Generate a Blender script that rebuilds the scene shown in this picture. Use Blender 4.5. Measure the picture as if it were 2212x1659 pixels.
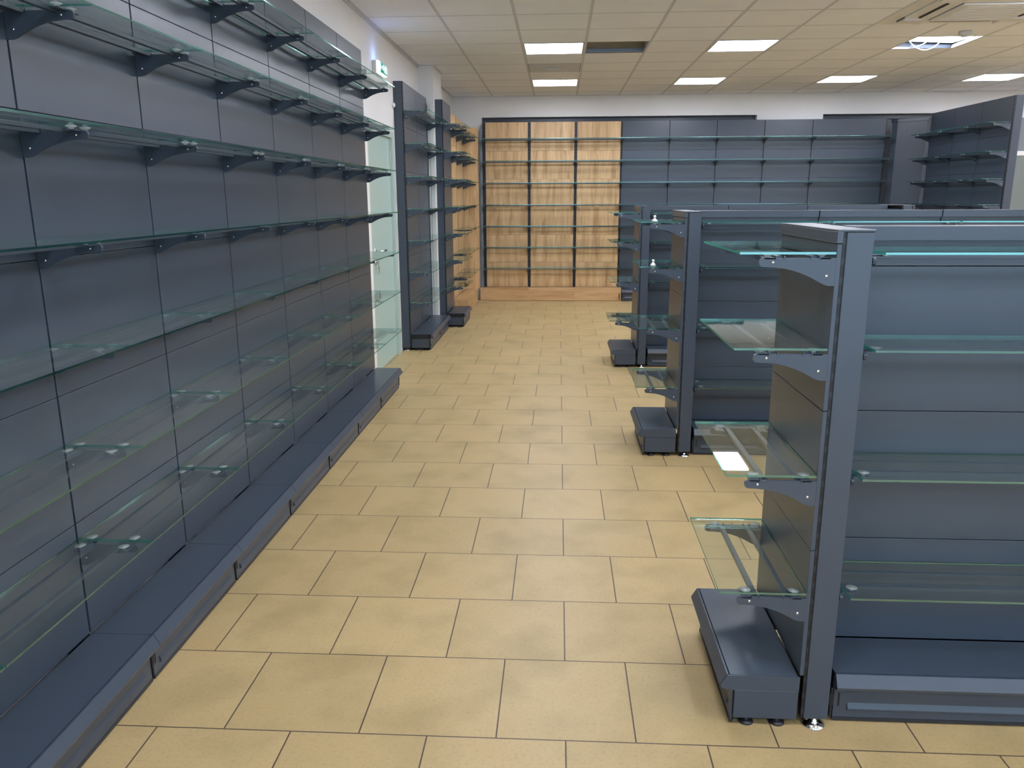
import bpy, bmesh, math, random
from mathutils import Matrix, Vector
PI = math.pi
R = math.radians
sc = bpy.context.scene
col = sc.collection
for o in list(bpy.data.objects):
    bpy.data.objects.remove(o)

# ------------------------------------------------------------------ camera
cam_d = bpy.data.cameras.new('camera')
cam_d.sensor_fit = 'HORIZONTAL'
cam_d.sensor_width = 36.0
cam_d.lens = 36.0 * 1717.6 / 2212.0
cam_d.clip_start = 0.05
cam_d.clip_end = 100
cam = bpy.data.objects.new('camera', cam_d)
col.objects.link(cam)
rot = Matrix.Rotation(0.0585, 4, 'Z') @ Matrix.Rotation(PI / 2 - 0.2314, 4, 'X') @ Matrix.Rotation(-0.0045, 4, 'Z')
cam.matrix_world = Matrix.Translation((0, 0, 1.5142)) @ rot
sc.camera = cam

# ------------------------------------------------------------------ view, world, light paths
sc.view_settings.view_transform = 'Standard'
sc.view_settings.look = 'None'
sc.view_settings.gamma = 1.0
sc.view_settings.use_curve_mapping = False
sc.view_settings.exposure = 0.0
sc.cycles.max_bounces = 7
sc.cycles.diffuse_bounces = 4
sc.cycles.glossy_bounces = 4
sc.cycles.transparent_max_bounces = 40
sc.cycles.caustics_reflective = False
sc.cycles.caustics_refractive = False
sc.cycles.sample_clamp_indirect = 6.0
LAMP = 28.5          # radiance of the ceiling lamp diffusers
SKY = 3.6            # daylight outside the shop front behind the camera
world = bpy.data.worlds.new('sky')
sc.world = world
world.use_nodes = True
bg = world.node_tree.nodes['Background']
bg.inputs['Color'].default_value = (0.56, 0.75, 1.0, 1)
bg.inputs['Strength'].default_value = SKY
pd = bpy.data.lights.new('window_portal', 'AREA')
pd.shape = 'RECTANGLE'
pd.size = 9.0
pd.size_y = 2.3
pd.cycles.is_portal = True
po = bpy.data.objects.new('window_portal', pd)
po.location = (3.0, -3.45, 1.35)
po.rotation_euler = (PI / 2, 0, 0)     # faces into the shop (+Y)
po.rotation_euler = (-PI / 2, 0, 0)
col.objects.link(po)

# ------------------------------------------------------------------ materials
def mat(name, color=(.5, .5, .5), rough=.5, metal=0.0, spec=.5):
    m = bpy.data.materials.new(name)
    m.use_nodes = True
    b = m.node_tree.nodes['Principled BSDF']
    b.inputs['Base Color'].default_value = (*color, 1)
    b.inputs['Roughness'].default_value = rough
    b.inputs['Metallic'].default_value = metal
    b.inputs['Specular IOR Level'].default_value = spec
    return m

def nd(m, t, **kw):
    n = m.node_tree.nodes.new(t)
    for k, v in kw.items():
        if k.startswith('i_'):
            n.inputs[k[2:].replace('_', ' ')].default_value = v
        else:
            setattr(n, k, v)
    return n

def lk(m, a, b):
    m.node_tree.links.new(a, b)

def bsdf(m):
    return m.node_tree.nodes['Principled BSDF']

def ramp(m, src, stops):
    n = nd(m, 'ShaderNodeValToRGB')
    e = n.color_ramp.elements
    while len(e) < len(stops):
        e.new(.5)
    for el, (p, c) in zip(e, stops):
        el.position = p
        el.color = (*c, 1)
    lk(m, src, n.inputs['Fac'])
    return n

def noise_var(m, c0, c1, scale=(1, 1, 1), nscale=3.0, detail=4, bump=0.0, bscale=200):
    tc = nd(m, 'ShaderNodeTexCoord')
    mp = nd(m, 'ShaderNodeMapping')
    mp.inputs['Scale'].default_value = scale
    lk(m, tc.outputs['Object'], mp.inputs['Vector'])
    nz = nd(m, 'ShaderNodeTexNoise')
    nz.inputs['Scale'].default_value = nscale
    nz.inputs['Detail'].default_value = detail
    lk(m, mp.outputs['Vector'], nz.inputs['Vector'])
    r = ramp(m, nz.outputs['Fac'], [(.3, c0), (.7, c1)])
    lk(m, r.outputs['Color'], bsdf(m).inputs['Base Color'])
    if bump:
        n2 = nd(m, 'ShaderNodeTexNoise')
        n2.inputs['Scale'].default_value = bscale
        lk(m, tc.outputs['Object'], n2.inputs['Vector'])
        bp = nd(m, 'ShaderNodeBump')
        bp.inputs['Strength'].default_value = bump
        bp.inputs['Distance'].default_value = .002
        lk(m, n2.outputs['Fac'], bp.inputs['Height'])
        lk(m, bp.outputs['Normal'], bsdf(m).inputs['Normal'])
    return m

M = {}
M['anthracite'] = noise_var(mat('anthracite_powder_coat', rough=.33, spec=.6), (.042, .058, .084), (.048, .064, .090), nscale=1.5, bump=.05, bscale=700)
M['dark_gap'] = mat('black_gap', (.006, .007, .009), .6)
M['dark_rail'] = mat('dark_bottom_rail', (.018, .022, .030), .35)
M['zinc'] = mat('zinc_bolt', (.75, .76, .78), .25, .9)
M['chrome'] = mat('chrome', (.85, .86, .88), .12, 1.0)
M['rubber'] = mat('black_rubber', (.015, .016, .018), .5)
M['wall'] = noise_var(mat('wall_paint', rough=.85, spec=.2), (.80, .80, .81), (.86, .86, .87), nscale=1.2, bump=.1, bscale=300)
M['tile_ceiling'] = noise_var(mat('mineral_ceiling_tile', rough=.95, spec=.1), (.83, .86, .95), (.88, .91, .99), nscale=2.5, bump=.25, bscale=260)
M['grid'] = mat('ceiling_t_bar', (.60, .615, .68), .6)
M['grid_thin'] = mat('ceiling_joint', (.36, .34, .33), .8)
M['void'] = noise_var(mat('ceiling_void', rough=.9), (.50, .42, .29), (.66, .56, .40), scale=(1, 1, 3), nscale=9)
M['blue_duct'] = mat('blue_grey_board', (.34, .45, .62), .5)
M['painted_shade'] = mat('dark_blue_shade_paint', (.016, .027, .044), .6)  # shade put into the colour: very dark so lamp-lit boards look shaded
M['white_plastic'] = mat('white_plastic', (.82, .82, .81), .35)
M['white_trim'] = mat('white_trim', (.88, .88, .86), .4)
M['door_green'] = noise_var(mat('door_grey_green', rough=.32, spec=.5), (.40, .545, .51), (.43, .575, .54), nscale=1.0)
M['door_grey'] = mat('door_dull_grey_green', (.20, .23, .215), .4)
M['door_frame'] = mat('door_frame_green', (.47, .58, .54), .35)
M['alu'] = mat('brushed_aluminium', (.62, .63, .64), .35, .8)
M['steel_key'] = mat('steel_key', (.45, .44, .42), .35, .9)
M['filler'] = mat('grey_filler_strip', (.20, .225, .25), .45)
M['frame_dark'] = mat('window_frame_dark', (.045, .055, .075), .4)
M['ac_white'] = mat('air_conditioner_white', (.78, .78, .79), .4)
M['sign_green'] = mat('sign_green', (.0, .22, .15), .4)

def emat(name, color, s, base=(.8, .8, .8)):
    m = mat(name, base, .5)
    b = bsdf(m)
    b.inputs['Emission Color'].default_value = (*color, 1)
    b.inputs['Emission Strength'].default_value = s
    return m
M['lamp'] = emat('lamp_diffuser', (.915, .95, 1.07), LAMP)
M['sign_white'] = emat('sign_white_lit', (.72, 1.0, .98), 1.5)
M['sign_green_lit'] = emat('sign_green_lit', (.0, .30, .22), .5, (.0, .2, .15))

# slotted upright: black slots punched in anthracite steel, every 50 mm
m = M['slotted'] = mat('slotted_upright', (.05, .06, .08), .4)
tc = nd(m, 'ShaderNodeTexCoord')
sx = nd(m, 'ShaderNodeSeparateXYZ')
lk(m, tc.outputs['Object'], sx.inputs['Vector'])
mo = nd(m, 'ShaderNodeMath', operation='PINGPONG')
mo.inputs[1].default_value = .025
lk(m, sx.outputs['Z'], mo.inputs[0])
gt = nd(m, 'ShaderNodeMath', operation='GREATER_THAN')
gt.inputs[1].default_value = .0085
lk(m, mo.outputs[0], gt.inputs[0])
rp = ramp(m, gt.outputs[0], [(0.0, (.018, .022, .028)), (1.0, (.004, .004, .006))])
lk(m, rp.outputs['Color'], bsdf(m).inputs['Base Color'])

# oak laminate
def wood(name, axis, c=((.42, .25, .115), (.64, .425, .22), (.78, .55, .31))):
    m = mat(name, rough=.42, spec=.4)
    tc = nd(m, 'ShaderNodeTexCoord')
    oi = nd(m, 'ShaderNodeObjectInfo')
    ad = nd(m, 'ShaderNodeVectorMath', operation='ADD')
    ml = nd(m, 'ShaderNodeVectorMath', operation='SCALE')
    ml.inputs['Scale'].default_value = 7.0
    cb = nd(m, 'ShaderNodeCombineXYZ')
    for k in 'XYZ':
        lk(m, oi.outputs['Random'], cb.inputs[k])
    lk(m, cb.outputs[0], ml.inputs[0])
    lk(m, tc.outputs['Object'], ad.inputs[0])
    lk(m, ml.outputs[0], ad.inputs[1])
    mp = nd(m, 'ShaderNodeMapping')
    mp.inputs['Scale'].default_value = (9, 9, 1.0) if axis == 'Z' else (1.0, 9, 9)
    lk(m, ad.outputs[0], mp.inputs['Vector'])
    n1 = nd(m, 'ShaderNodeTexNoise')
    n1.inputs['Scale'].default_value = 1.3
    n1.inputs['Detail'].default_value = 7
    n1.inputs['Roughness'].default_value = .62
    n1.inputs['Distortion'].default_value = .5
    lk(m, mp.outputs['Vector'], n1.inputs['Vector'])
    r1 = ramp(m, n1.outputs['Fac'], [(.30, c[0]), (.48, c[1]), (.70, c[2])])
    mp2 = nd(m, 'ShaderNodeMapping')
    mp2.inputs['Scale'].default_value = (60, 60, 2.0) if axis == 'Z' else (2.0, 60, 60)
    lk(m, ad.outputs[0], mp2.inputs['Vector'])
    n2 = nd(m, 'ShaderNodeTexNoise')
    n2.inputs['Scale'].default_value = 2.0
    n2.inputs['Detail'].default_value = 4
    lk(m, mp2.outputs['Vector'], n2.inputs['Vector'])
    r2 = ramp(m, n2.outputs['Fac'], [(.30, (.78, .74, .70)), (.60, (1, 1, 1))])
    mx = nd(m, 'ShaderNodeMix', data_type='RGBA', blend_type='MULTIPLY')
    mx.inputs['Factor'].default_value = .7
    lk(m, r1.outputs['Color'], mx.inputs[6])
    lk(m, r2.outputs['Color'], mx.inputs[7])
    lk(m, mx.outputs[2], bsdf(m).inputs['Base Color'])
    return m
M['oak'] = wood('oak_vertical', 'Z')
M['oak_flat'] = wood('oak_horizontal', 'X', ((.40, .225, .095), (.55, .345, .165), (.63, .42, .215)))

# floor: square beige tiles laid half-bond, dark narrow joints
m = M['floor'] = mat('floor_tiles', rough=.42, spec=.35)
TW, TH = .4, .4015
tc = nd(m, 'ShaderNodeTexCoord')
mp = nd(m, 'ShaderNodeMapping')
mp.inputs['Location'].default_value = (-.033, -1.984, 0)
lk(m, tc.outputs['Object'], mp.inputs['Vector'])
br = nd(m, 'ShaderNodeTexBrick')
br.offset = .5
br.offset_frequency = 2
br.inputs['Scale'].default_value = 1.0
br.inputs['Brick Width'].default_value = TW
br.inputs['Row Height'].default_value = TH
br.inputs['Mortar Size'].default_value = .0024
br.inputs['Mortar Smooth'].default_value = .2
br.inputs['Bias'].default_value = 0.0
br.inputs['Color1'].default_value = (.447, .329, .159, 1)
br.inputs['Color2'].default_value = (.486, .360, .177, 1)
br.inputs['Mortar'].default_value = (.090, .058, .042, 1)
lk(m, mp.outputs['Vector'], br.inputs['Vector'])
n1 = nd(m, 'ShaderNodeTexNoise')
n1.inputs['Scale'].default_value = 3.5
n1.inputs['Detail'].default_value = 6
lk(m, tc.outputs['Object'], n1.inputs['Vector'])
r1 = ramp(m, n1.outputs['Fac'], [(.28, (.80, .80, .76)), (.55, (1, 1, 1)), (.75, (1.0, .97, .95))])
n2 = nd(m, 'ShaderNodeTexNoise')
n2.inputs['Scale'].default_value = 90
n2.inputs['Detail'].default_value = 3
lk(m, tc.outputs['Object'], n2.inputs['Vector'])
r2 = ramp(m, n2.outputs['Fac'], [(.28, (.90, .89, .87)), (.5, (1, 1, 1))])
mx1 = nd(m, 'ShaderNodeMix', data_type='RGBA', blend_type='MULTIPLY')
mx1.inputs['Factor'].default_value = 1.0
lk(m, br.outputs['Color'], mx1.inputs[6])
lk(m, r1.outputs['Color'], mx1.inputs[7])
mx2 = nd(m, 'ShaderNodeMix', data_type='RGBA', blend_type='MULTIPLY')
mx2.inputs['Factor'].default_value = 1.0
lk(m, mx1.outputs[2], mx2.inputs[6])
lk(m, r2.outputs['Color'], mx2.inputs[7])
lk(m, mx2.outputs[2], bsdf(m).inputs['Base Color'])
bp = nd(m, 'ShaderNodeBump')
bp.invert = True
bp.inputs['Strength'].default_value = .5
bp.inputs['Distance'].default_value = .002
lk(m, br.outputs['Fac'], bp.inputs['Height'])
lk(m, bp.outputs['Normal'], bsdf(m).inputs['Normal'])

# thin float glass: clear faces, green edges
def glass_mat(name, tint, ior=1.5):
    m = bpy.data.materials.new(name)
    m.use_nodes = True
    nt = m.node_tree
    nt.nodes.remove(bsdf(m))
    out = nt.nodes['Material Output']
    t = nd(m, 'ShaderNodeBsdfTransparent')
    t.inputs['Color'].default_value = (*tint, 1)
    g = nd(m, 'ShaderNodeBsdfGlossy')
    g.inputs['Roughness'].default_value = .015
    g.inputs['Color'].default_value = (.95, 1.0, .98, 1)
    f = nd(m, 'ShaderNodeFresnel')
    # same reflectance on entering and leaving the pane
    ge = nd(m, 'ShaderNodeNewGeometry')
    mr = nd(m, 'ShaderNodeMapRange')
    mr.inputs['To Min'].default_value = ior
    mr.inputs['To Max'].default_value = 1.0 / ior
    lk(m, ge.outputs['Backfacing'], mr.inputs['Value'])
    lk(m, mr.outputs['Result'], f.inputs['IOR'])
    mx = nd(m, 'ShaderNodeMixShader')
    lk(m, f.outputs[0], mx.inputs[0])
    lk(m, t.outputs[0], mx.inputs[1])
    lk(m, g.outputs[0], mx.inputs[2])
    lk(m, mx.outputs[0], out.inputs['Surface'])
    return m
M['glass'] = glass_mat('clear_float_glass', (.922, .955, .942))
m = M['glass_edge'] = bpy.data.materials.new('green_glass_edge')
m.use_nodes = True
m.node_tree.nodes.remove(bsdf(m))
t = nd(m, 'ShaderNodeBsdfTransparent')
t.inputs['Color'].default_value = (.10, .44, .38, 1)
d = nd(m, 'ShaderNodeBsdfTranslucent')
d.inputs['Color'].default_value = (.03, .48, .40, 1)
g = nd(m, 'ShaderNodeBsdfGlossy')
g.inputs['Roughness'].default_value = .12
g.inputs['Color'].default_value = (.62, 1, .93, 1)
ma = nd(m, 'ShaderNodeMixShader')
ma.inputs[0].default_value = .36
mb = nd(m, 'ShaderNodeMixShader')
mb.inputs[0].default_value = .27
lk(m, t.outputs[0], ma.inputs[1])
lk(m, d.outputs[0], ma.inputs[2])
lk(m, ma.outputs[0], mb.inputs[1])
lk(m, g.outputs[0], mb.inputs[2])
lk(m, mb.outputs[0], m.node_tree.nodes['Material Output'].inputs['Surface'])
# clear vinyl suction pads
m = M['pad'] = bpy.data.materials.new('clear_vinyl_pad')
m.use_nodes = True
b = bsdf(m)
b.inputs['Base Color'].default_value = (.86, .88, .88, 1)
b.inputs['Roughness'].default_value = .18
t = nd(m, 'ShaderNodeBsdfTransparent')
mb = nd(m, 'ShaderNodeMixShader')
mb.inputs[0].default_value = .58
lk(m, t.outputs[0], mb.inputs[1])
lk(m, b.outputs[0], mb.inputs[2])
lk(m, mb.outputs[0], m.node_tree.nodes['Material Output'].inputs['Surface'])

# ------------------------------------------------------------------ mesh helpers
class MB:
    """collects shapes and links them as ONE mesh object"""
    def __init__(s):
        s.bm = bmesh.new()
    def box(s, x0, x1, y0, y1, z0, z1, mi=0, bev=0.0):
        a = bmesh.ops.create_cube(s.bm, size=1.0)
        vs = a['verts']
        bmesh.ops.transform(s.bm, verts=vs, matrix=Matrix.Translation(((x0 + x1) / 2, (y0 + y1) / 2, (z0 + z1) / 2)) @ Matrix.Diagonal((x1 - x0, y1 - y0, z1 - z0, 1)))
        fs = set(f for v in vs for f in v.link_faces)
        for f in fs:
            f.material_index = mi
        if bev:
            es = set(e for v in vs for e in v.link_edges)
            bmesh.ops.bevel(s.bm, geom=list(es), offset=bev, segments=2, affect='EDGES', profile=.5)
        return s
    def prism(s, pts, axis, a, b, mi=0):
        """extrude a closed outline (in the two other axes) from a to b along axis"""
        def P(p, t):
            if axis == 'X':
                return (t, p[0], p[1])
            if axis == 'Y':
                return (p[0], t, p[1])
            return (p[0], p[1], t)
        v0 = [s.bm.verts.new(P(p, a)) for p in pts]
        v1 = [s.bm.verts.new(P(p, b)) for p in pts]
        n = len(pts)
        fs = [s.bm.faces.new(v0), s.bm.faces.new(v1[::-1])]
        for i in range(n):
            fs.append(s.bm.faces.new((v0[i], v1[i], v1[(i + 1) % n], v0[(i + 1) % n])))
        for f in fs:
            f.material_index = mi
        return s
    def lathe(s, prof, n=20, mi=0, mtx=None):
        rings = []
        for r, z in prof:
            rings.append([s.bm.verts.new((r * math.cos(2 * PI * k / n), r * math.sin(2 * PI * k / n), z)) for k in range(n)])
        fs = []
        for a, b in zip(rings, rings[1:]):
            for k in range(n):
                fs.append(s.bm.faces.new((a[k], a[(k + 1) % n], b[(k + 1) % n], b[k])))
        fs.append(s.bm.faces.new(rings[0][::-1]))
        fs.append(s.bm.faces.new(rings[-1]))
        for f in fs:
            f.material_index = mi
            f.smooth = True
        if mtx is not None:
            bmesh.ops.transform(s.bm, verts=[v for r_ in rings for v in r_], matrix=mtx)
        return s
    def tube(s, pts, r, n=10, mi=0):
        pts = [Vector(p) for p in pts]
        rings = []
        up = Vector((0, 0, 1))
        for i, p in enumerate(pts):
            t = (pts[min(i + 1, len(pts) - 1)] - pts[max(i - 1, 0)]).normalized()
            a = t.cross(up)
            if a.length < .05:
                a = t.cross(Vector((1, 0, 0)))
            a.normalize()
            b = t.cross(a).normalized()
            rings.append([s.bm.verts.new(p + r * (math.cos(2 * PI * k / n) * a + math.sin(2 * PI * k / n) * b)) for k in range(n)])
        fs = [s.bm.faces.new(rings[0]), s.bm.faces.new(rings[-1][::-1])]
        for a, b in zip(rings, rings[1:]):
            for k in range(n):
                f = s.bm.faces.new((a[k], b[k], b[(k + 1) % n], a[(k + 1) % n]))
                f.smooth = True
                fs.append(f)
        for f in fs:
            f.material_index = mi
        return s
    def mesh(s, name, mats):
        bmesh.ops.recalc_face_normals(s.bm, faces=s.bm.faces[:])
        me = bpy.data.meshes.new(name)
        s.bm.to_mesh(me)
        s.bm.free()
        for m_ in (mats if isinstance(mats, (list, tuple)) else [mats]):
            me.materials.append(m_)
        return me

CACHE = {}
def cached(key, fn):
    if key not in CACHE:
        CACHE[key] = fn()
    return CACHE[key]

def put(name, me, parent=None, loc=(0, 0, 0), rz=0.0, rx=0.0):
    o = bpy.data.objects.new(name, me)
    o.location = loc
    o.rotation_euler = (rx, 0, rz)
    if parent is not None:
        o.parent = parent
    col.objects.link(o)
    return o

def tag(o, label=None, cat=None, group=None, kind=None):
    if label:
        o['label'] = label
    if cat:
        o['category'] = cat
    if group:
        o['group'] = group
    if kind:
        o['kind'] = kind
    return o

def empty(name, loc, rz=0.0):
    o = bpy.data.objects.new(name, None)
    o.empty_display_size = .1
    o.location = loc
    o.rotation_euler = (0, 0, rz)
    col.objects.link(o)
    return o

def struct(name, mb, mats, label=None, cat=None):
    o = put(name, mb.mesh(name, mats))
    tag(o, label, cat, None, 'structure')
    return o

# ------------------------------------------------------------------ room shell
XL, XR, YB, YF, ZC = -1.57, 9.2, 12.10, -3.5, 2.925
ZT = 3.35
struct('floor', MB().box(XL - .2, XR + .2, YF - .2, YB + .5, -.12, 0), M['floor'], 'beige square floor tiles laid half-bond with thin dark joints', 'floor')

# left wall with a doorway
DY0, DY1, DZ = 6.70, 7.64, 2.05
w = MB()
w.box(XL - .2, XL, YF - .2, DY0 - .06, 0, ZT)
w.box(XL - .2, XL, DY1 + .06, YB + .3, 0, ZT)
w.box(XL - .2, XL, DY0 - .06, DY1 + .06, DZ + .06, ZT)
struct('wall_left', w, M['wall'], 'white painted wall on the left, behind the tall dark shelving', 'wall')
w = MB()
w.box(XL, -1.40, 9.25, 9.87, 0, ZT)
struct('wall_pilaster', w, M['wall'], 'white wall column standing between the two short dark shelving units', 'wall')
o = put('trim_1', MB().box(-1.468, -1.452, 9.222, 9.25, 0.0, 2.52).box(-1.446, -1.405, 9.232, 9.25, 0.0, 2.52).mesh('trim_1', M['white_plastic']))
tag(o, 'white vertical cable trunking on the front of the wall column', 'trim', None, 'structure')

# back wall with two window niches above the shelving
w = MB()
w.box(XL - .2, XR + .2, YB + .28, YB + .5, 0, ZT)
niches = [(-1.134, 2.81), (3.735, 5.62)]
xs = XL - .2
for a, b in niches:
    w.box(xs, a, YB, YB + .28, 0, ZT)
    w.box(a, b, YB, YB + .28, 2.635, ZT)
    w.box(a, b, YB, YB + .28, 0, .9)
    xs = b
w.box(xs, XR + .2, YB, YB + .28, 0, ZT)
struct('wall_back', w, M['wall'], 'white back wall above the wooden and dark shelving', 'wall')
for i, (a, b) in enumerate(niches):
    f = MB()
    f.box(a, b, YB + .10, YB + .20, 2.575, 2.635).box(a, b, YB + .12, YB + .18, .9, .98)
    f.box(a, a + .06, YB + .12, YB + .18, .98, 2.575).box(b - .06, b, YB + .12, YB + .18, .98, 2.575)
    wn = struct('window_%d' % (i + 1), f, M['frame_dark'], ['dark window frame showing above the wooden shelving', 'dark window frame showing above the corner shelving at the back'][i], 'window')
    put('pane', MB().box(a + .06, b - .06, YB + .145, YB + .155, .98, 2.575).mesh('pane', M['frame_dark']), wn)

# right and front walls (behind the camera), shop-front glazing
struct('wall_right', MB().box(XR, XR + .2, YF - .2, YB + .5, 0, ZT), M['wall'], 'white wall closing the shop on the right', 'wall')
w = MB()
w.box(XL - .2, -1.5, YF - .2, YF, 0, ZT).box(7.5, XR + .2, YF - .2, YF, 0, ZT)
w.box(-1.5, 7.5, YF - .2, YF, 2.5, ZT).box(-1.5, 7.5, YF - .2, YF, 0, .2)
struct('wall_front', w, M['wall'], 'white wall with the shop window, behind the viewer', 'wall')
f = MB()
for k in range(7):
    x = -1.5 + 9.0 * k / 6
    f.box(max(x - .03, -1.5), min(x + .03, 7.5), YF - .12, YF - .06, .2, 2.5)
f.box(-1.5, 7.5, YF - .12, YF - .06, .2, .27).box(-1.5, 7.5, YF - .12, YF - .06, 2.43, 2.5)
wn = struct('window_3', f, M['alu'], 'aluminium shop window behind the viewer', 'window')
put('pane', MB().box(-1.5, 7.5, YF - .095, YF - .085, .2, 2.5).mesh('pane', M['glass']), wn)

# ---- ceiling: tiles on a 0.605 m grid, cells left open for lamps and the missing tile
GX0, GY0, GS = -.365, 8.040, .605
def gx(i): return GX0 + GS * i
def gy(j): return GY0 + GS * j
lamp_cells = []
for i in (0, 3, 6, 9, 12):
    for j in (-16, -12, -8, -4, 0, 4):
        lamp_cells.append((i, j))
FALLEN = (6, 0)
HOLE = (1, 0)
HATCH = (0, 2)
AC = [(5, -3), (5, -2), (6, -3), (6, -2)]
open_cells = set(lamp_cells) | {HOLE, HATCH} | set(AC)
cl = MB()
i0, i1 = -2, 16
j0, j1 = -20, 7
for i in range(i0, i1 + 1):
    for j in range(j0, j1 + 1):
        if (i, j) in open_cells:
            continue
        x0, x1 = max(gx(i), XL), min(gx(i + 1), XR)
        y0, y1 = max(gy(j), YF), min(gy(j + 1), YB)
        if x1 - x0 > .01 and y1 - y0 > .01:
            cl.box(x0, x1, y0, y1, ZC, ZC + .015)
struct('ceiling', cl, M['tile_ceiling'], 'suspended ceiling of square off-white mineral tiles', 'ceiling')
struct('ceiling_slab', MB().box(XL - .2, XR + .2, YF - .2, YB + .5, ZT, ZT + .15), M['void'], 'bare slab above the suspended ceiling', 'ceiling')
g = MB()
for i in range(i0 + 1, i1 + 1):
    if XL < gx(i) < XR:
        g.box(gx(i) - .012, gx(i) + .012, YF, YB, ZC - .0015, ZC + .03)
tag(put('trim_2', g.mesh('trim_2', M['grid'])), 'wide pale T-bars running along the ceiling into the distance', 'trim', None, 'structure')
g = MB()
for j in range(j0 + 1, j1 + 1):
    if YF < gy(j) < YB:
        xa = XL
        for (hi, hj) in sorted(set([HOLE, FALLEN])):
            if j in (hj, hj + 1):
                pass
        g.box(xa, XR, gy(j) - .003, gy(j) + .003, ZC - .001, ZC + .012)
tag(put('trim_3', g.mesh('trim_3', M['grid_thin'])), 'thin cross joints between the ceiling tiles', 'trim', None, 'structure')
g = MB()
g.box(XL, XL + .022, YF, 9.25, ZC - .004, ZC).box(XL, XL + .006, YF, 9.25, ZC - .03, ZC - .004)
g.box(XL, XL + .022, 9.87, YB, ZC - .004, ZC).box(-1.40, -1.378, 9.25, 9.87, ZC - .004, ZC).box(XL, -1.378, 9.228, 9.25, ZC - .004, ZC)
g.box(XL, XR, YB - .022, YB, ZC - .004, ZC)
tag(put('trim_4', g.mesh('trim_4', M['grid'])), 'pale edge trim where the ceiling meets the walls', 'trim', None, 'structure')
# inside of the open cells
g = MB()
hx0, hx1, hy0, hy1 = gx(1) + .012, gx(2) - .012, gy(0) + .003, gy(1) - .003
g.box(hx0 - .12, hx1 + .12, hy1 + .045, hy1 + .065, ZC + .016, ZC + .30, 0)
g.box(hx0 - .10, hx1 + .02, hy1 + .012, hy1 + .032, ZC + .016, ZC + .042, 1)
g.box(hx1 + .02, hx1 + .04, hy0 - .1, hy1 + .04, ZC + .016, ZC + .30, 0)
tag(put('trim_5', g.mesh('trim_5', [M['void'], M['blue_duct']])), 'bare boards visible inside the opening of the missing ceiling tile', 'trim', None, 'structure')

# ---- door on the left wall
d_ = MB()
d_.box(XL - .06, XL - .015, DY0, DY1, .006, DZ)
door1 = struct('door_1', d_, M['door_green'], 'pale grey-green door in the left wall past the long dark shelving', 'door')
f = MB()
f.box(XL - .08, XL + .012, DY1, DY1 + .06, 0, DZ + .06).box(XL - .08, XL + .012, DY0 - .06, DY0, 0, DZ + .06).box(XL - .08, XL + .012, DY0, DY1, DZ, DZ + .06)
f.box(XL, XL + .012, DY1 + .06, DY1 + .10, 0, DZ + .06)
put('door_frame', f.mesh('door_frame', M['door_frame']), door1)
h = MB()
hz = 1.06
h.tube([(XL - .015, 6.86, hz), (XL + .05, 6.86, hz), (XL + .055, 6.87, hz), (XL + .055, 7.01, hz)], .010, 10)
h.lathe([(.026, 0), (.026, .008)], 20, 0, Matrix.Translation((XL - .015, 6.86, hz)) @ Matrix.Rotation(PI / 2, 4, 'Y'))
h.lathe([(.022, 0), (.022, .012), (.012, .014)], 20, 0, Matrix.Translation((XL - .015, 6.86, .965)) @ Matrix.Rotation(PI / 2, 4, 'Y'))
put('door_handle', h.mesh('door_handle', M['chrome']), door1)
for z in (.25, 1.05, 1.88):
    put('hinge', MB().box(XL - .015, XL - .002, DY1 - .012, DY1 + .012, z - .05, z + .05, 0, .003).mesh('hinge', M['alu']), door1)
o = put('trim_6', MB().box(XL, XL + .02, 6.54, 6.63, 0, DZ + .05, 0, .002).box(XL, XL + .03, 6.53, 6.65, 0, .03).mesh('trim_6', M['white_trim']))
tag(o, 'bright white strip between the end of the long shelving and the green door', 'trim', None, 'structure')
k = MB()
kx, ky = XL + .012, 6.875
k.tube([(kx, ky + .016 * math.cos(t), .955 + .016 * math.sin(t)) for t in [2 * PI * i / 14 for i in range(15)]], .0018, 6)
for (dy, dz, an) in ((-.004, -.016, .25), (.022, -.02, -.15)):
    Mx = Matrix.Translation((kx, ky + dy, .955 + dz)) @ Matrix.Rotation(an, 4, 'X')
    b0 = len(k.bm.verts)
    k.bm.verts.ensure_lookup_table()
    k.box(-.0012, .0012, -.013, .013, -.03, -.004, 0, .001).box(-.0012, .0012, -.004, .004, -.075, -.03)
    k.bm.verts.ensure_lookup_table()
    bmesh.ops.transform(k.bm, verts=k.bm.verts[b0:], matrix=Mx)
k.box(XL + .000, XL + .016, ky - .0015, ky + .0015, .955, .975)
tag(put('key_bunch', k.mesh('key_bunch', M['steel_key'])), 'small bunch of keys hanging from the lock of the green door', 'keys')
o = put('round_sensor', MB().lathe([(.024, 0), (.024, .012), (.017, .024), (.006, .028)], 20, 0, Matrix.Translation((XL, 7.79, 2.355)) @ Matrix.Rotation(PI / 2, 4, 'Y')).mesh('round_sensor', M['white_plastic']))
tag(o, 'small round white knob on the wall beside the tall dark post past the door', 'wall fitting')
# door far right in the back wall
d2 = struct('door_2', MB().box(6.10, 7.05, YB - .012, YB - .002, .006, 2.05), M['door_grey'], 'dull grey-green door in the back wall at the far right edge', 'door')
put('door_frame', MB().box(6.03, 6.10, YB - .025, YB, 0, 2.11).box(7.05, 7.12, YB - .025, YB, 0, 2.11).box(6.10, 7.05, YB - .025, YB, 2.05, 2.11).mesh('door_frame', M['white_trim']), d2)
put('transom_panel', MB().box(6.03, 7.12, YB - .02, YB, 2.11, 2.56).mesh('transom_panel', M['filler']), d2)

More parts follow.
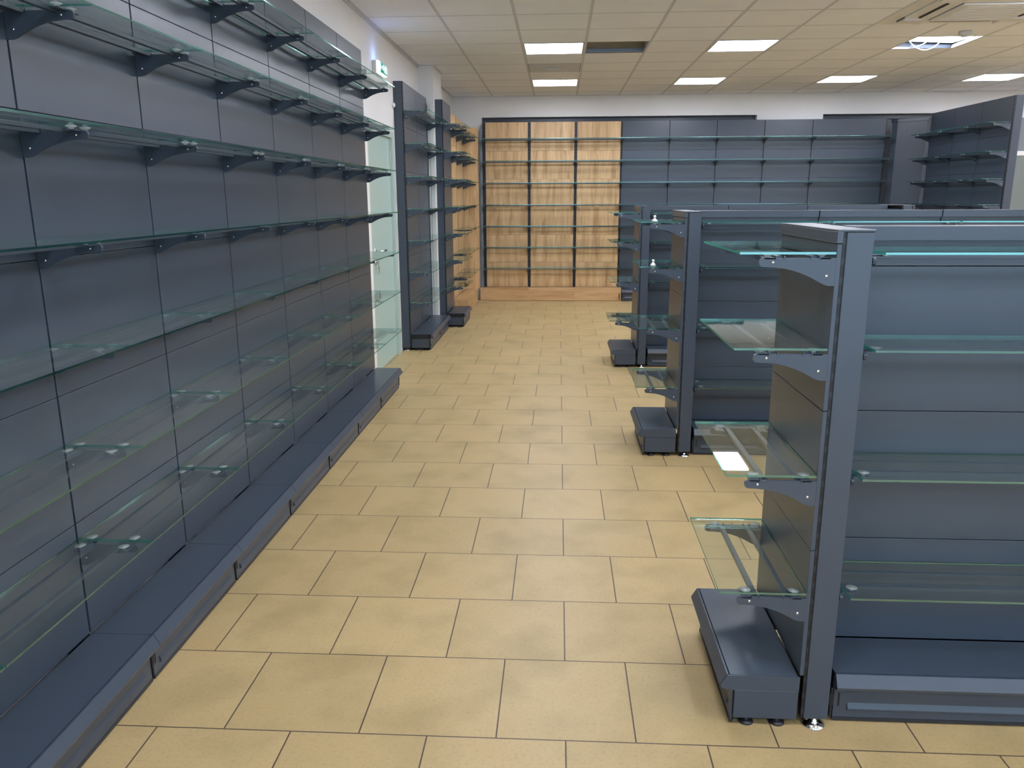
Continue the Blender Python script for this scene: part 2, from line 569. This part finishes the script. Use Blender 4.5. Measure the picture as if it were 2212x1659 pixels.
# ------------------------------------------------------------------ ceiling fittings
def lamp_meshes():
    h_ = (GS - .030) / 2
    fr = MB()
    fr.box(-h_, h_, -h_, -h_ + .012, -.004, .035).box(-h_, h_, h_ - .012, h_, -.004, .035)
    fr.box(-h_, -h_ + .012, -h_ + .012, h_ - .012, -.004, .035).box(h_ - .012, h_, -h_ + .012, h_ - .012, -.004, .035)
    fr.box(-h_ + .012, h_ - .012, -h_ + .012, h_ - .012, .02, .035)
    di = MB().box(-h_ + .012, h_ - .012, -h_ + .012, h_ - .012, .0, .006)
    return fr.mesh('frame', M['white_trim']), di.mesh('diffuser', M['lamp'])
LF, LD = lamp_meshes()
lamp_words = {
    (0, 0): 'square lit ceiling panel beside the opening of the missing tile',
    (3, 0): 'square lit ceiling panel right of the missing tile opening, near row',
    (0, 4): 'square lit ceiling panel above the wooden shelving, far row',
    (3, 4): 'square lit ceiling panel, second from left in the far row',
    (6, 4): 'square lit ceiling panel, third from left in the far row',
    (9, 4): 'square lit ceiling panel, far row, cut by the right edge',
}
rowname = {-4: 'just above the viewer', -8: 'behind the near gondola, overhead', -12: 'overhead behind the viewer', -16: 'near the shop window', 0: 'over the middle gondola', 4: 'by the back wall'}
colname = {0: 'over the aisle', 3: 'second column from the aisle', 6: 'third column from the aisle', 9: 'fourth column from the aisle', 12: 'column by the right wall'}
for (i, j) in lamp_cells:
    x, y = gx(i) + GS / 2, gy(j) + GS / 2
    if (i, j) == FALLEN:
        root = empty('ceiling_lamp', (x, y - .014, ZC + .046), 0)
        root.rotation_euler = (R(2.4), R(2.6), R(.8))
        lab = 'lit ceiling panel lying askew in its opening with white cables hanging'
    else:
        root = empty('ceiling_lamp', (x, y, ZC), 0)
        lab = lamp_words.get((i, j), 'square lit ceiling panel %s, %s' % (colname[i], rowname[j]))
    tag(root, lab, 'ceiling lamp', 'square ceiling light panels')
    put('frame', LF, root)
    put('diffuser', LD, root)
# loose cables under the askew lamp
cx, cy = gx(6), gy(0)
cb = MB()
def sag(a, b, s, n=14):
    a, b = Vector(a), Vector(b)
    return [a.lerp(b, t / n) - Vector((0, 0, s * 4 * (t / n) * (1 - t / n))) for t in range(n + 1)]
cb.tube(sag((cx + .10, cy + .50, ZC + .10), (cx + .44, cy + .46, ZC + .06), .115), .0042, 8)
cb.tube(sag((cx + .17, cy + .47, ZC - .012), (cx + .30, cy + .40, ZC + .05), .012), .0042, 8)
tag(put('loose_cable', cb.mesh('loose_cable', M['white_plastic'])), 'white cables looping out of the ceiling opening of the askew lamp', 'cable')
# added boards in that opening, coloured dark blue to stand in for shade
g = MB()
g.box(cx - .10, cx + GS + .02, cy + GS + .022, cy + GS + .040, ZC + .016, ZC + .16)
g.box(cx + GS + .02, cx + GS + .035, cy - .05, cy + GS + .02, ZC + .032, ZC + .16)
g.box(cx + .19, cx + GS - .02, cy + GS - .008, cy + GS - .0042, ZC + .0005, ZC + .032)  # dark strip added over the lamp-lit tile edge to paint it shaded
tag(put('trim_7', g.mesh('trim_7', M['painted_shade'])), 'added boards painted as dark blue shade inside the opening above the askew lamp', 'trim', None, 'structure')
# access hatch
hx, hy = gx(0) + GS / 2, gy(2) + GS / 2
hroot = empty('access_hatch', (hx, hy, ZC))
tag(hroot, 'square ceiling hatch with a pull handle between two lit panels', 'ceiling hatch')
put('panel', MB().box(-.285, .285, -.285, .285, -.004, .008, 0, .003).mesh('panel', M['grid']), hroot)
put('handle', MB().box(-.09, .09, -.012, .012, -.020, -.004, 0, .004).mesh('handle', M['alu']), hroot)
# smoke detector
o = put('smoke_detector', MB().lathe([(.03, -.045), (.048, -.035), (.055, -.012), (.055, 0)], 24, 0, Matrix.Translation((3.586, 7.80, ZC))).mesh('smoke_detector', M['grid']))
tag(o, 'round off-white smoke detector between the askew lamp and the air conditioner', 'smoke detector')
# ceiling cassette air conditioner
ax, ay = (gx(5) + gx(7)) / 2, (gy(-3) + gy(-1)) / 2
ac = empty('air_conditioner', (ax, ay, ZC))
tag(ac, 'square white ceiling cassette air conditioner with air slots', 'air conditioner')
hs = .475
g = MB()
for s_ in (-1, 1):
    # sloping frame with slots
    g.prism([(s_ * hs, -.004), (s_ * hs, -.012), (s_ * .30, -.035), (s_ * .30, -.004)], 'Y', -hs, hs)
    g.prism([(s_ * hs, -.004), (s_ * hs, -.012), (s_ * .30, -.035), (s_ * .30, -.004)], 'X', -hs, hs)
g.box(-.60, .60, -.60, .60, -.003, .010)
put('frame', g.mesh('frame', M['ac_white']), ac)
g = MB()
for s_ in (-1, 1):
    a_, b_ = sorted((s_ * .375, s_ * .395))
    g.box(a_, b_, -.24, .24, -.030, -.018).box(-.24, .24, a_, b_, -.030, -.018)
put('air_slot', g.mesh('air_slot', M['dark_gap']), ac)
g = MB().box(-.29, .29, -.29, .29, -.048, -.03, 0, .008)
for k_ in range(9):
    g.box(-.24, .24, -.24 + .06 * k_ - .006, -.24 + .06 * k_ + .006, -.052, -.047)
put('grille', g.mesh('grille', M['ac_white']), ac)

# ------------------------------------------------------------------ exit sign on the left wall
sg = empty('exit_sign', (XL, 7.15, 2.53))
tag(sg, 'lit green emergency exit sign with running figure above the door', 'exit sign')
put('housing', MB().box(0, .036, -.15, .15, 0, .10, 0, .004).mesh('housing', M['alu']), sg)
pr = []
for k_ in range(9):
    t_ = -1 + 2 * k_ / 8
    pr.append((.052 + .018 * math.sqrt(max(0, 1 - t_ * t_)) , .05 + .05 * t_))
lens = [(.036, 0)] + pr + [(.036, .10)]
put('lens', MB().prism(lens, 'Y', -.15, .15).mesh('lens', M['sign_white']), sg)
# green pictogram sheet wrapped on the lens: built from thin plates (door, figure, arrow)
def onlens(t_):
    return .053 + .018 * math.sqrt(max(0, 1 - t_ * t_))
def plate(mb, y0, y1, t0, t1, off, mi=0, n=6):
    lo = [(onlens(t0 + (t1 - t0) * q / n) + off, .05 + .05 * (t0 + (t1 - t0) * q / n)) for q in range(n + 1)]
    mb.prism(lo + [(x_ - .0008, z_) for x_, z_ in lo[::-1]], 'Y', y0, y1, mi)
g = MB()
plate(g, -.125, .135, -.82, .82, .0005)
put('green_sheet', g.mesh('green_sheet', M['sign_green_lit']), sg)
g = MB()
plate(g, .045, .100, -.62, .66, .0014)                       # door opening
plate(g, -.020, .000, .40, .66, .0014, n=3)                  # head
plate(g, -.030, .008, -.10, .34, .0014, n=3)                 # torso
plate(g, .008, .030, .02, .16, .0014, n=3)                   # arm
plate(g, -.050, -.030, .10, .26, .0014, n=3)
plate(g, .000, .016, -.62, -.10, .0014, n=3)                 # legs
plate(g, -.050, -.024, -.36, -.16, .0014, n=3)
plate(g, -.108, -.070, -.08, .08, .0014, n=3)                # arrow
plate(g, -.090, -.070, -.30, .30, .0014, n=3)
put('pictogram', g.mesh('pictogram', M['sign_white']), sg)
ld = bpy.data.lights.new('sign_glow', 'POINT')
ld.energy = .45
ld.color = (.22, .38, 1.0)
ld.shadow_soft_size = .012
lo_ = bpy.data.objects.new('sign_glow', ld)
lo_.location = (XL + .085, 7.06, 2.66)
col.objects.link(lo_)

# ------------------------------------------------------------------ shelving kit (local frame: x along, y out of the panel, z up)
GD, GT = .243, .006          # glass depth and thickness
PAD = .009
BZ = GT + PAD                # bracket top below glass top

def me_panel(L, z0, z1, key, gap=.0030, matn='anthracite'):
    return cached(('panel', L, round(z1 - z0, 4), gap, matn), lambda: MB().box(-L / 2 + gap, L / 2 - gap, -.012, 0, .001, z1 - z0 - .001, 0, .0012).mesh('back_panel', M[matn]))

def me_upright(H, w=.03, dp=.075):
    return cached(('upright', H, w, dp), lambda: MB().box(-w / 2, w / 2, -dp, -.0135, 0, H - .004).mesh('upright', M['slotted']))

BR = [(0, 0), (.184, 0), (.191, -.004), (.193, -.010), (.191, -.018), (.184, -.023), (.155, -.0245), (.130, -.027), (.105, -.0325), (.080, -.041), (.058, -.051), (.038, -.062), (.026, -.068), (.016, -.071), (0, -.071)]
def me_bracket(side=0):
    """side: 0 = pad tabs both ways, -1 / +1 = only towards that end of local x"""
    ta, tb = (-.048 if side <= 0 else -.004), (.048 if side >= 0 else .004)
    def f():
        b = MB().prism([(y, z) for y, z in BR], 'X', -.004, .004)
        for (y, z) in ((.158, -.012), (.022, -.046)):
            b.lathe([(.0036, -.0052), (.0036, .0052)], 10, 1, Matrix.Translation((0, y, z)) @ Matrix.Rotation(PI / 2, 4, 'Y'))
        for y in (.052, .140):
            b.box(-.0065, .0065, y - .012, y - .009, -.004, .005).box(-.0065, .0065, y + .009, y + .012, -.004, .005)
        for y in (.028, .166):
            b.box(ta, tb, y - .014, y + .014, -.003, -.0002)
        return b.mesh('bracket', [M['anthracite'], M['zinc']])
    return cached(('bracket', side), f)

def me_rail(L):
    return cached(('rail', L), lambda: MB().box(-L / 2 + .008, L / 2 - .008, -.0078, .0078, -.007, .004, 0, .001).mesh('support_rail', M['anthracite']))

def me_deck(L):
    return cached(('deck', L), lambda: MB().prism([(.006, .165), (.198, .165), (.198, .118), (.194, .118), (.194, .161), (.006, .161)], 'X', -L / 2 + .001, L / 2 - .001).mesh('base_shelf', M['anthracite']))

def me_lip(L):
    return cached(('lip', L), lambda: MB().prism([(.2015, .165), (.207, .165), (.226, .132), (.222, .122), (.2015, .118)], 'X', -L / 2 + .0012, L / 2 - .0012).mesh('base_lip', M['anthracite']))

def me_kick(L):
    def f():
        a, b = -L / 2 + .0075, L / 2 - .0075
        m_ = MB().prism([(.184, .014), (.190, .014), (.190, .036), (.1965, .042), (.1965, .046), (.190, .062), (.190, .117), (.184, .117)], 'X', a + .04, b - .04)
        m_.box(a, a + .04, .184, .190, .014, .117).box(b - .04, b, .184, .190, .014, .117)
        m_.box(a, b, .180, .192, .004, .0138, 1).box(b - .017, b - .011, .1895, .1906, .050, .094, 2)
        return m_.mesh('kick_plate', [M['anthracite'], M['dark_rail'], M['dark_gap']])
    return cached(('kick', L), f)

def me_clip():
    return cached('clip', lambda: MB().box(-.0035, .0035, .182, .1935, .020, .112).box(-.0065, .0065, .183, .1945, .055, .092).mesh('kick_clip', M['dark_gap']))

def me_basebox(L):
    return cached(('basebox', L), lambda: MB().box(-L / 2 + .004, L / 2 - .004, .0, .1825, .030, .1585).mesh('base_frame', M['dark_gap']))

def me_foot():
    return cached('foot', lambda: MB().lathe([(.022, 0), (.022, .004), (.012, .009), (.006, .012), (.006, .035)], 16).mesh('leveling_foot', M['rubber']))

def me_foot_chrome():
    return cached('footc', lambda: MB().lathe([(.032, 0), (.032, .004), (.018, .010), (.010, .013), (.010, .035)], 20).mesh('leveling_foot', M['chrome']))

def me_side():
    return cached('side', lambda: MB().box(-.003, .003, .0, .1825, .024, .1155, 0, .002).mesh('base_side', M['anthracite']))

def me_glass(L):
    def f():
        b = MB().box(-L / 2 + .0015, L / 2 - .0015, .002, GD, -GT, 0)
        b.bm.faces.ensure_lookup_table()
        bmesh.ops.recalc_face_normals(b.bm, faces=b.bm.faces[:])
        for fc in b.bm.faces:
            fc.material_index = 0 if abs(fc.normal.z) > .5 else 1
        return b.mesh('glass_shelf', [M['glass'], M['glass_edge']])
    return cached(('glass', L), f)

def me_pad():
    return cached('pad', lambda: MB().lathe([(.0055, -PAD), (.0065, -.006), (.0125, -.0022), (.0165, 0)], 14).mesh('suction_pad', M['pad']))

class Frame:
    def __init__(s, x, y, rz):
        s.x, s.y, s.rz = x, y, rz
    def w(s, lx, ly, z=0.0):
        c, n = math.cos(s.rz), math.sin(s.rz)
        return (s.x + c * lx - n * ly, s.y + n * lx + c * ly, z)

def shelf_parts(root, L, H, panels, levels, yo=0.0, rz=0.0, wood=False, near=True, far=True, ends=(0, 0), feet=True, gap=.003, base=True, dp=.075, cut=0.0, solo=(0, 0)):
    """hang one bay's parts on root; near / far tell which uprights (x=-L/2, x=+L/2) belong to it"""
    F = Frame(0, yo, rz)
    def P(name, me, lx=0, ly=0, z=0, r=0.0):
        return put(name, me, root, F.w(lx, ly, z), rz + r)
    zs = panels
    for a, b in zip(zs, zs[1:]):
        P('back_panel', me_panel(L, a, b, 0, gap, 'oak' if wood else 'anthracite'), 0, 0, a)
    for use, x in ((near, -L / 2), (far, L / 2)):
        if use:
            P('upright', me_upright(H, .039 if wood else .03, dp), x)
            sd = (1 if solo[0] else 0) if x < 0 else (-1 if solo[1] else 0)
            for lv in levels:
                P('bracket', me_bracket(sd), x, 0, lv - BZ)
    for lv in levels:
        for y in (.052, .140):
            P('support_rail', me_rail(L), 0, y, lv - BZ)
    if base:
        P('base_shelf', me_deck(L - cut), -cut / 2)
        P('base_lip', me_lip(L - cut), -cut / 2)
        P('kick_plate', me_kick(L - cut), -cut / 2)
        P('base_frame', me_basebox(L - cut), -cut / 2)
        for use, x in ((near, -L / 2), (far, L / 2)):
            if use:
                P('kick_clip', me_clip(), x)
        for s_, x in zip((-1, 1), (-L / 2, L / 2)):
            if ends[0 if s_ < 0 else 1]:
                P('base_side', me_side(), x - s_ * .004)
                if feet:
                    P('leveling_foot', me_foot(), x - s_ * .018, .05)
                    P('leveling_foot', me_foot(), x - s_ * .018, .145)
        if feet and not (ends[0] or ends[1]):
            P('leveling_foot', me_foot(), -L / 2 + .02, .10)

def glass(F, L, lv, label, group, pads=True):
    o = put('glass_shelf', me_glass(L), None, F.w(0, 0, lv), F.rz)
    tag(o, label, 'glass shelf', group)
    if pads:
        for x in (-L / 2 + .032, L / 2 - .032):
            for y in (.028, .165):
                put('suction_pad', me_pad(), o, (x, y, -GT))
    return o

H_TALL = 2.578
P6 = [.165, .537, .940, .1345 * 10, 1.752, 2.165, 2.578]
LV7 = [2.321, 2.016, 1.711, 1.404, 1.099, .793, .488]
N7 = ['top', 'second from top', 'third from top', 'middle', 'third from bottom', 'second from bottom', 'bottom']

# ---- long dark shelving on the left wall (faces +X)
BAY = .674
XPL = -1.48
Y_END = 6.25
ORD = ['first', 'second', 'third', 'fourth', 'fifth', 'sixth', 'seventh', 'eighth', 'ninth']
for k in range(9):
    yc = Y_END - BAY * (k + .5)
    F = Frame(XPL, yc, -PI / 2)         # local x runs towards the viewer (-Y)
    root = empty('shelving_bay', (XPL, yc, 0), -PI / 2)
    nm = ORD[k]
    if k == 0:
        lab = 'dark wall shelving bay at the far end, next to the green door'
    else:
        lab = '%s dark wall shelving bay along the left wall, counted from the green door' % nm
    tag(root, lab, 'shelving', 'dark shelving bays along the left wall')
    shelf_parts(root, BAY, H_TALL, P6, LV7, near=True, far=(k == 8), gap=.0042, ends=(1 if k == 0 else 0, 0), solo=(k == 0, k == 8))
    for q, lv in enumerate(LV7):
        if k == 0:
            gl = '%s glass shelf in the left wall bay next to the green door' % N7[q]
        else:
            gl = '%s glass shelf in the %s left wall bay from the green door' % (N7[q], nm)
        glass(F, BAY, lv, gl, 'glass shelves along the left wall')

# ---- two-bay and one-bay dark units past the door
def end_post(root, x, H, yo=0.0, d=.09, face=-1):
    put('end_post', cached(('epost', H, d), lambda: MB().box(-.015, .015, -d, -.014, .03, H, 0, .002).mesh('end_post', M['anthracite'])), root, (x, yo, 0))
    put('slot_strip', cached(('estrip', H), lambda: MB().box(-.011, .011, -.0145, -.002, .03, H - .002).mesh('slot_strip', M['slotted'])), root, (x, yo, 0))
    put('leveling_foot', me_foot_chrome(), root, (x, yo - d * .5, 0))

XP2, Y2 = -1.478, 7.855
B2 = .675
for k in range(2):
    yc = Y2 + .012 + B2 * (k + .5)
    F = Frame(XP2, yc, -PI / 2)
    root = empty('shelving_bay', (XP2, yc, 0), -PI / 2)
    w_ = ['near', 'far'][k]
    tag(root, ['near bay of the short dark shelving just past the green door', 'far bay of the short dark shelving, against the white wall column'][k], 'shelving', 'dark shelving just past the door')
    shelf_parts(root, B2, H_TALL, P6, LV7, near=(k == 1), far=(k == 0), ends=(1 if k == 1 else 0, 1 if k == 0 else 0), solo=(k == 1, k == 0))
    if k == 0:
        for lv in LV7:
            pass
        end_post(root, B2 / 2 + .004, H_TALL)
    for q, lv in enumerate(LV7):
        glass(F, B2, lv, '%s glass shelf in the %s bay of the dark unit past the door' % (N7[q], w_), 'glass shelves of the dark unit past the door')
# brackets at the joint and near end of that unit are shared by the bays above

XP3, Y3 = -1.314, 9.335
B3 = .66
yc = Y3 + .012 + B3 / 2
F = Frame(XP3, yc, -PI / 2)
root = empty('shelving_bay', (XP3, yc, 0), -PI / 2)
tag(root, 'single dark shelving bay beside the white wall column, before the wooden shelving', 'shelving')
shelf_parts(root, B3, H_TALL, P6, LV7, near=True, far=True, ends=(1, 1), solo=(1, 1))
end_post(root, B3 / 2 + .004, H_TALL, d=.09)
for q, lv in enumerate(LV7):
    glass(F, B3, lv, '%s glass shelf of the single dark bay beside the white column' % N7[q], 'glass shelves of the single dark bay')

# ---- wooden shelving on the left wall in the corner
def me_plinth(L, d, h, key):
    return cached(('plinth', L, d, h), lambda: MB().box(-L / 2, L / 2, 0.012, d, .004, h, 0, .0015).mesh('plinth', M['oak_flat']))
XP4 = -1.385
BW = .668
PW = [.165, .56, .96, 1.36, 1.76, 2.16, 2.56]
for k in range(2):
    yc = 11.745 - BW * (k + .5)
    F = Frame(XP4, yc, -PI / 2)
    root = empty('wooden_shelving_bay', (XP4, yc, 0), -PI / 2)
    tag(root, ['wooden shelving bay on the left wall in the back corner', 'wooden shelving bay on the left wall behind the single dark bay'][k], 'shelving', 'wooden shelving on the left wall')
    shelf_parts(root, BW, H_TALL - .01, PW, LV7, wood=True, near=True, far=(k == 1), base=False, gap=.021, solo=(k == 0, k == 1))
    put('plinth', me_plinth(BW - .001, .195, .19, 0), root)
    if k == 0:
        bd = [(.0, .19), (.225, .19), (.225, 2.44)] + [(.225 - .03 * (1 - math.cos(a)), 2.44 + .03 * math.sin(a)) for a in (.4, .8, 1.2, PI / 2)] + [(0, 2.47)]
        put('end_board', MB().prism(bd, 'X', -BW / 2 - .025, -BW / 2 - .004).mesh('end_board', M['oak']), root)
    for q, lv in enumerate(LV7):
        glass(F, BW - .01 if k else BW - .06, lv, '%s glass shelf in the %s wooden bay on the left wall' % (N7[q], ['corner', 'nearer'][k]), 'glass shelves of the left wooden bays', pads=False)

# ---- back wall run: three wooden bays, then dark ones (faces -Y)
YP = 12.015
BX = [-1.097, -.438, .236, .901, 1.573, 2.241, 2.910, 3.579, 4.594]
wl = ['left', 'middle', 'right']
for k in range(8):
    x0, x1 = BX[k], BX[k + 1]
    L = round(x1 - x0, 3)
    xc = (x0 + x1) / 2
    F = Frame(xc, YP, PI)
    wd = k < 3
    root = empty('wooden_shelving_bay' if wd else 'back_shelving_bay', (xc, YP, 0), PI)
    lv = LV7 if k < 4 else LV7[:4]
    if wd:
        tag(root, '%s of the three wooden shelving bays on the back wall' % wl[k], 'shelving', 'wooden shelving on the back wall')
        shelf_parts(root, L, H_TALL - .018, [.19, .56, .96, 1.36, 1.76, 2.16, 2.56], lv, wood=True, near=False, far=True, base=False, gap=.021, solo=(0, k == 0))
        put('plinth', MB().box(-L / 2 - (.03 if k == 2 else 0), L / 2 + (.065 if k == 0 else 0) - .0006, .012, .178, .004, .19, 0, .0015).mesh('plinth', M['oak_flat']), root)
        if k == 0:
            put('filler_strip', MB().box(L / 2 + .024, L / 2 + .062, -.02, -.004, .19, 2.47).mesh('filler_strip', M['filler']), root)
    else:
        on = ORD[k - 3] if k < 7 else 'wide last'
        tag(root, '%s dark shelving bay on the back wall, counted from the wooden bays' % on if k < 7 else 'wide dark shelving bay at the right end of the back wall', 'shelving', 'dark shelving on the back wall')
        shelf_parts(root, L, H_TALL - .015, [.165, .56, .96, 1.36, 1.76, 2.16, 2.562], lv, near=True, far=(k == 3), ends=(0, 0), gap=.005, cut=.036 if k == 3 else 0.0, solo=(k == 7, 0))
    for q, z in enumerate(lv):
        if wd:
            gl = '%s glass shelf in the %s wooden bay on the back wall' % (N7[q], wl[k])
        elif k < 7:
            gl = '%s glass shelf in the %s dark back wall bay' % (N7[q], ORD[k - 3])
        else:
            gl = '%s glass shelf in the wide dark bay of the back wall' % N7[q]
        glass(F, L, z, gl, 'glass shelves on the back wall', pads=False)
# corner column
cc = empty('corner_panel', (4.645, YP - .01, 0))
tag(cc, 'plain dark corner panel between the back wall shelving and the right-hand shelving', 'corner panel')
put('panel', MB().prism([(.02, -.02), (.06, -.10), (.36, -.34), (.39, -.30), (.06, .01)], 'Z', .03, 2.50).mesh('panel', M['anthracite']), cc)
put('top_cover', MB().prism([(.01, 0.005), (.05, -.11), (.37, -.36), (.40, -.30), (.06, .02)], 'Z', 2.50, 2.54).mesh('top_cover', M['anthracite']), cc)

# ---- dark shelving facing left at the right rear (faces -X)
XPR = 5.0
BR_ = .668
for k in range(3):
    yc = 9.55 + BR_ * (k + .5)
    F = Frame(XPR, yc, PI / 2)
    root = empty('partition_shelving_bay', (XPR, yc, 0), PI / 2)
    w_ = ['near', 'middle', 'far'][k]
    tag(root, '%s bay of the dark shelving partition at the right rear' % w_, 'shelving', 'dark shelving partition at the right rear')
    shelf_parts(root, BR_, 2.58, [.165, .56, .96, 1.36, 1.76, 2.16, 2.58], [2.30, 1.99, 1.69, 1.404], near=(k > 0), far=(k == 2), ends=(1 if k == 0 else 0, 0), solo=(0, k == 2))
    put('rear_panel', MB().box(-BR_ / 2, BR_ / 2, -.095, -.080, .03, 2.578).mesh('rear_panel', M['anthracite']), root)
    if k == 0:
        end_post(root, -BR_ / 2 - .004, 2.58, d=.098)
        for lv in (2.30, 1.99, 1.69, 1.404):
            put('bracket', me_bracket(1), root, (-BR_ / 2, 0, lv - BZ))
    for q, z in enumerate([2.30, 1.99, 1.69, 1.404]):
        glass(F, BR_, z, '%s glass shelf in the %s bay of the right rear partition' % (['top', 'second', 'third', 'fourth'][q], w_), 'glass shelves of the right rear partition')

# ------------------------------------------------------------------ free-standing gondolas
LVG = [1.374, 1.125, .774, .425]
NG = ['top', 'second', 'third', 'bottom']
PG = [.165, .50, .90, 1.32, 1.40]
PGE = [.165, .555, .955, 1.395]
GB = .69
LE = .52
def me_rowcap(L):
    return cached(('rowcap', L), lambda: MB().prism([(-.052, 1.392), (-.052, 1.428), (-.050, 1.430), (.050, 1.430), (.052, 1.428), (.052, 1.392), (.049, 1.392), (.049, 1.426), (-.049, 1.426), (-.049, 1.392)], 'X', -L / 2 + .003, L / 2 - .003).mesh('top_cap', M['anthracite']))
def me_endcap():
    return cached('endcap', lambda: MB().box(-LE / 2 - .002, LE / 2 + .002, -.091, .004, 1.424, 1.430, 0, .0015).box(-LE / 2 - .002, LE / 2 + .002, -.0118, .004, 1.3955, 1.425, 0, .0015).mesh('top_cap', M['anthracite']))

def end_unit(xp, yc, rz, label, gname, glabel):
    root = empty('gondola_end_unit', (xp, yc, 0), rz)
    tag(root, label, 'shelving', 'gondola end units')
    F = Frame(xp, yc, rz)
    L = LE
    def P(name, me, lx=0, ly=0, z=0):
        return put(name, me, root, (lx, ly, z))
    for a, b in zip(PGE, PGE[1:]):
        P('back_panel', me_panel(L, a, b, 0, .003), 0, 0, a)
    P('rear_panel', cached('rearp', lambda: MB().box(-LE / 2 + .03, LE / 2 - .03, -.088, -.080, .03, 1.395).mesh('rear_panel', M['anthracite'])))
    for x in (-L / 2 + .015, L / 2 - .015):
        P('end_post', cached('gpost', lambda: MB().box(-.015, .015, -.089, -.021, .028, 1.4235, 0, .002).mesh('end_post', M['anthracite'])), x)
        P('slot_strip', cached('gstrip', lambda: MB().box(-.011, .011, -.0208, -.0125, .028, 1.4235).mesh('slot_strip', M['slotted'])), x)
        P('leveling_foot', me_foot_chrome(), x, -.055)
    P('top_cap', me_endcap())
    P('base_shelf', me_deck(L))
    P('base_lip', me_lip(L))
    P('kick_plate', me_kick(L))
    P('base_frame', me_basebox(L))
    for s_ in (-1, 1):
        P('base_end', cached('gbase_end', lambda: MB().prism([(.0, .117), (.0, .164), (.206, .164), (.2245, .132), (.2205, .123), (.190, .117)], 'X', -.002, .002).mesh('base_end', M['anthracite'])), s_ * (L / 2 + .0015))
        P('base_side', me_side(), s_ * (L / 2 - .002))
        P('leveling_foot', me_foot(), s_ * (L / 2 - .02), .05)
        P('leveling_foot', me_foot(), s_ * (L / 2 - .02), .14)
        for lv in LVG:
            P('bracket', me_bracket(-s_), s_ * (L / 2 - .006), 0, lv - BZ)
    for lv in LVG:
        for y in (.052, .140):
            P('support_rail', me_rail(L - .02), 0, y, lv - BZ)
    for q, lv in enumerate(LVG):
        o = glass(F, L, lv, '%s glass shelf on the %s' % (NG[q], glabel), 'glass shelves on the gondola ends')
        if glabel == 'aisle end of the nearest gondola' and q >= 2:
            o.rotation_euler.y = -.0062 if q == 2 else -.015
            o.location.z += .0022 if q == 2 else .0045
    return root

def row_bay(xc, yc, label, first, last, glv, gname):
    root = empty('gondola_bay', (xc, yc, 0), 0)
    tag(root, label, 'shelving', 'double-sided gondola bays')
    for side, rz in ((-1, PI), (1, 0)):
        lev = glv if side < 0 else []
        # rz = PI: local x is reversed
        nr, fr = (last, True) if side < 0 else (True, last)
        shelf_parts(root, GB, 1.395, PG, lev, yo=.036 * side, rz=rz, near=nr, far=fr, feet=False, dp=.034, solo=(last, first) if side < 0 else (first, last))
    put('top_cap', me_rowcap(GB), root)
    F = Frame(xc, yc - .036, PI)
    for q, lv in enumerate(glv):
        glass(F, GB - .008, lv, '%s glass shelf %s' % (NG[q], gname), 'glass shelves on the gondola sides')

GX = .812
gw = ['nearest', 'middle', 'farthest']
for gi, Y0 in enumerate((2.08, 4.575, 7.115)):
    yc = Y0 + LE / 2
    end_unit(.705, yc, PI / 2, 'aisle end unit of the %s dark gondola, with four glass shelves' % gw[gi], gw[gi], 'aisle end of the %s gondola' % gw[gi])
    nb = 2 if gi == 0 else 3
    for k in range(nb):
        lv = LVG if k == 0 or gi == 0 else LVG[:1]
        w_ = ['first', 'second', 'third'][k]
        row_bay(GX + GB * (k + .5), yc, '%s double-sided bay of the %s dark gondola, counted from the aisle' % (w_, gw[gi]), k == 0, k == nb - 1, lv, 'in the %s bay of the %s gondola' % (w_, gw[gi]))
    if gi:
        end_unit(3.02, yc, -PI / 2, 'right-hand end unit of the %s dark gondola' % gw[gi], gw[gi], 'right-hand end of the %s gondola' % gw[gi])

# loose suction cups standing on the middle gondola's end shelves
def me_cup():
    return cached('cup', lambda: MB().lathe([(.017, 0), (.018, .003), (.013, .008), (.007, .014), (.005, .020), (.008, .024), (.008, .030), (.004, .034)], 16).mesh('suction_cup', M['white_plastic']))
for lv, nm in ((LVG[0], 'top'), (LVG[1], 'second')):
    o = put('suction_cup', me_cup(), None, (.545, 4.66, lv))
    tag(o, 'small white suction cup standing on the %s end shelf of the middle gondola' % nm, 'suction cup', 'loose suction cups')
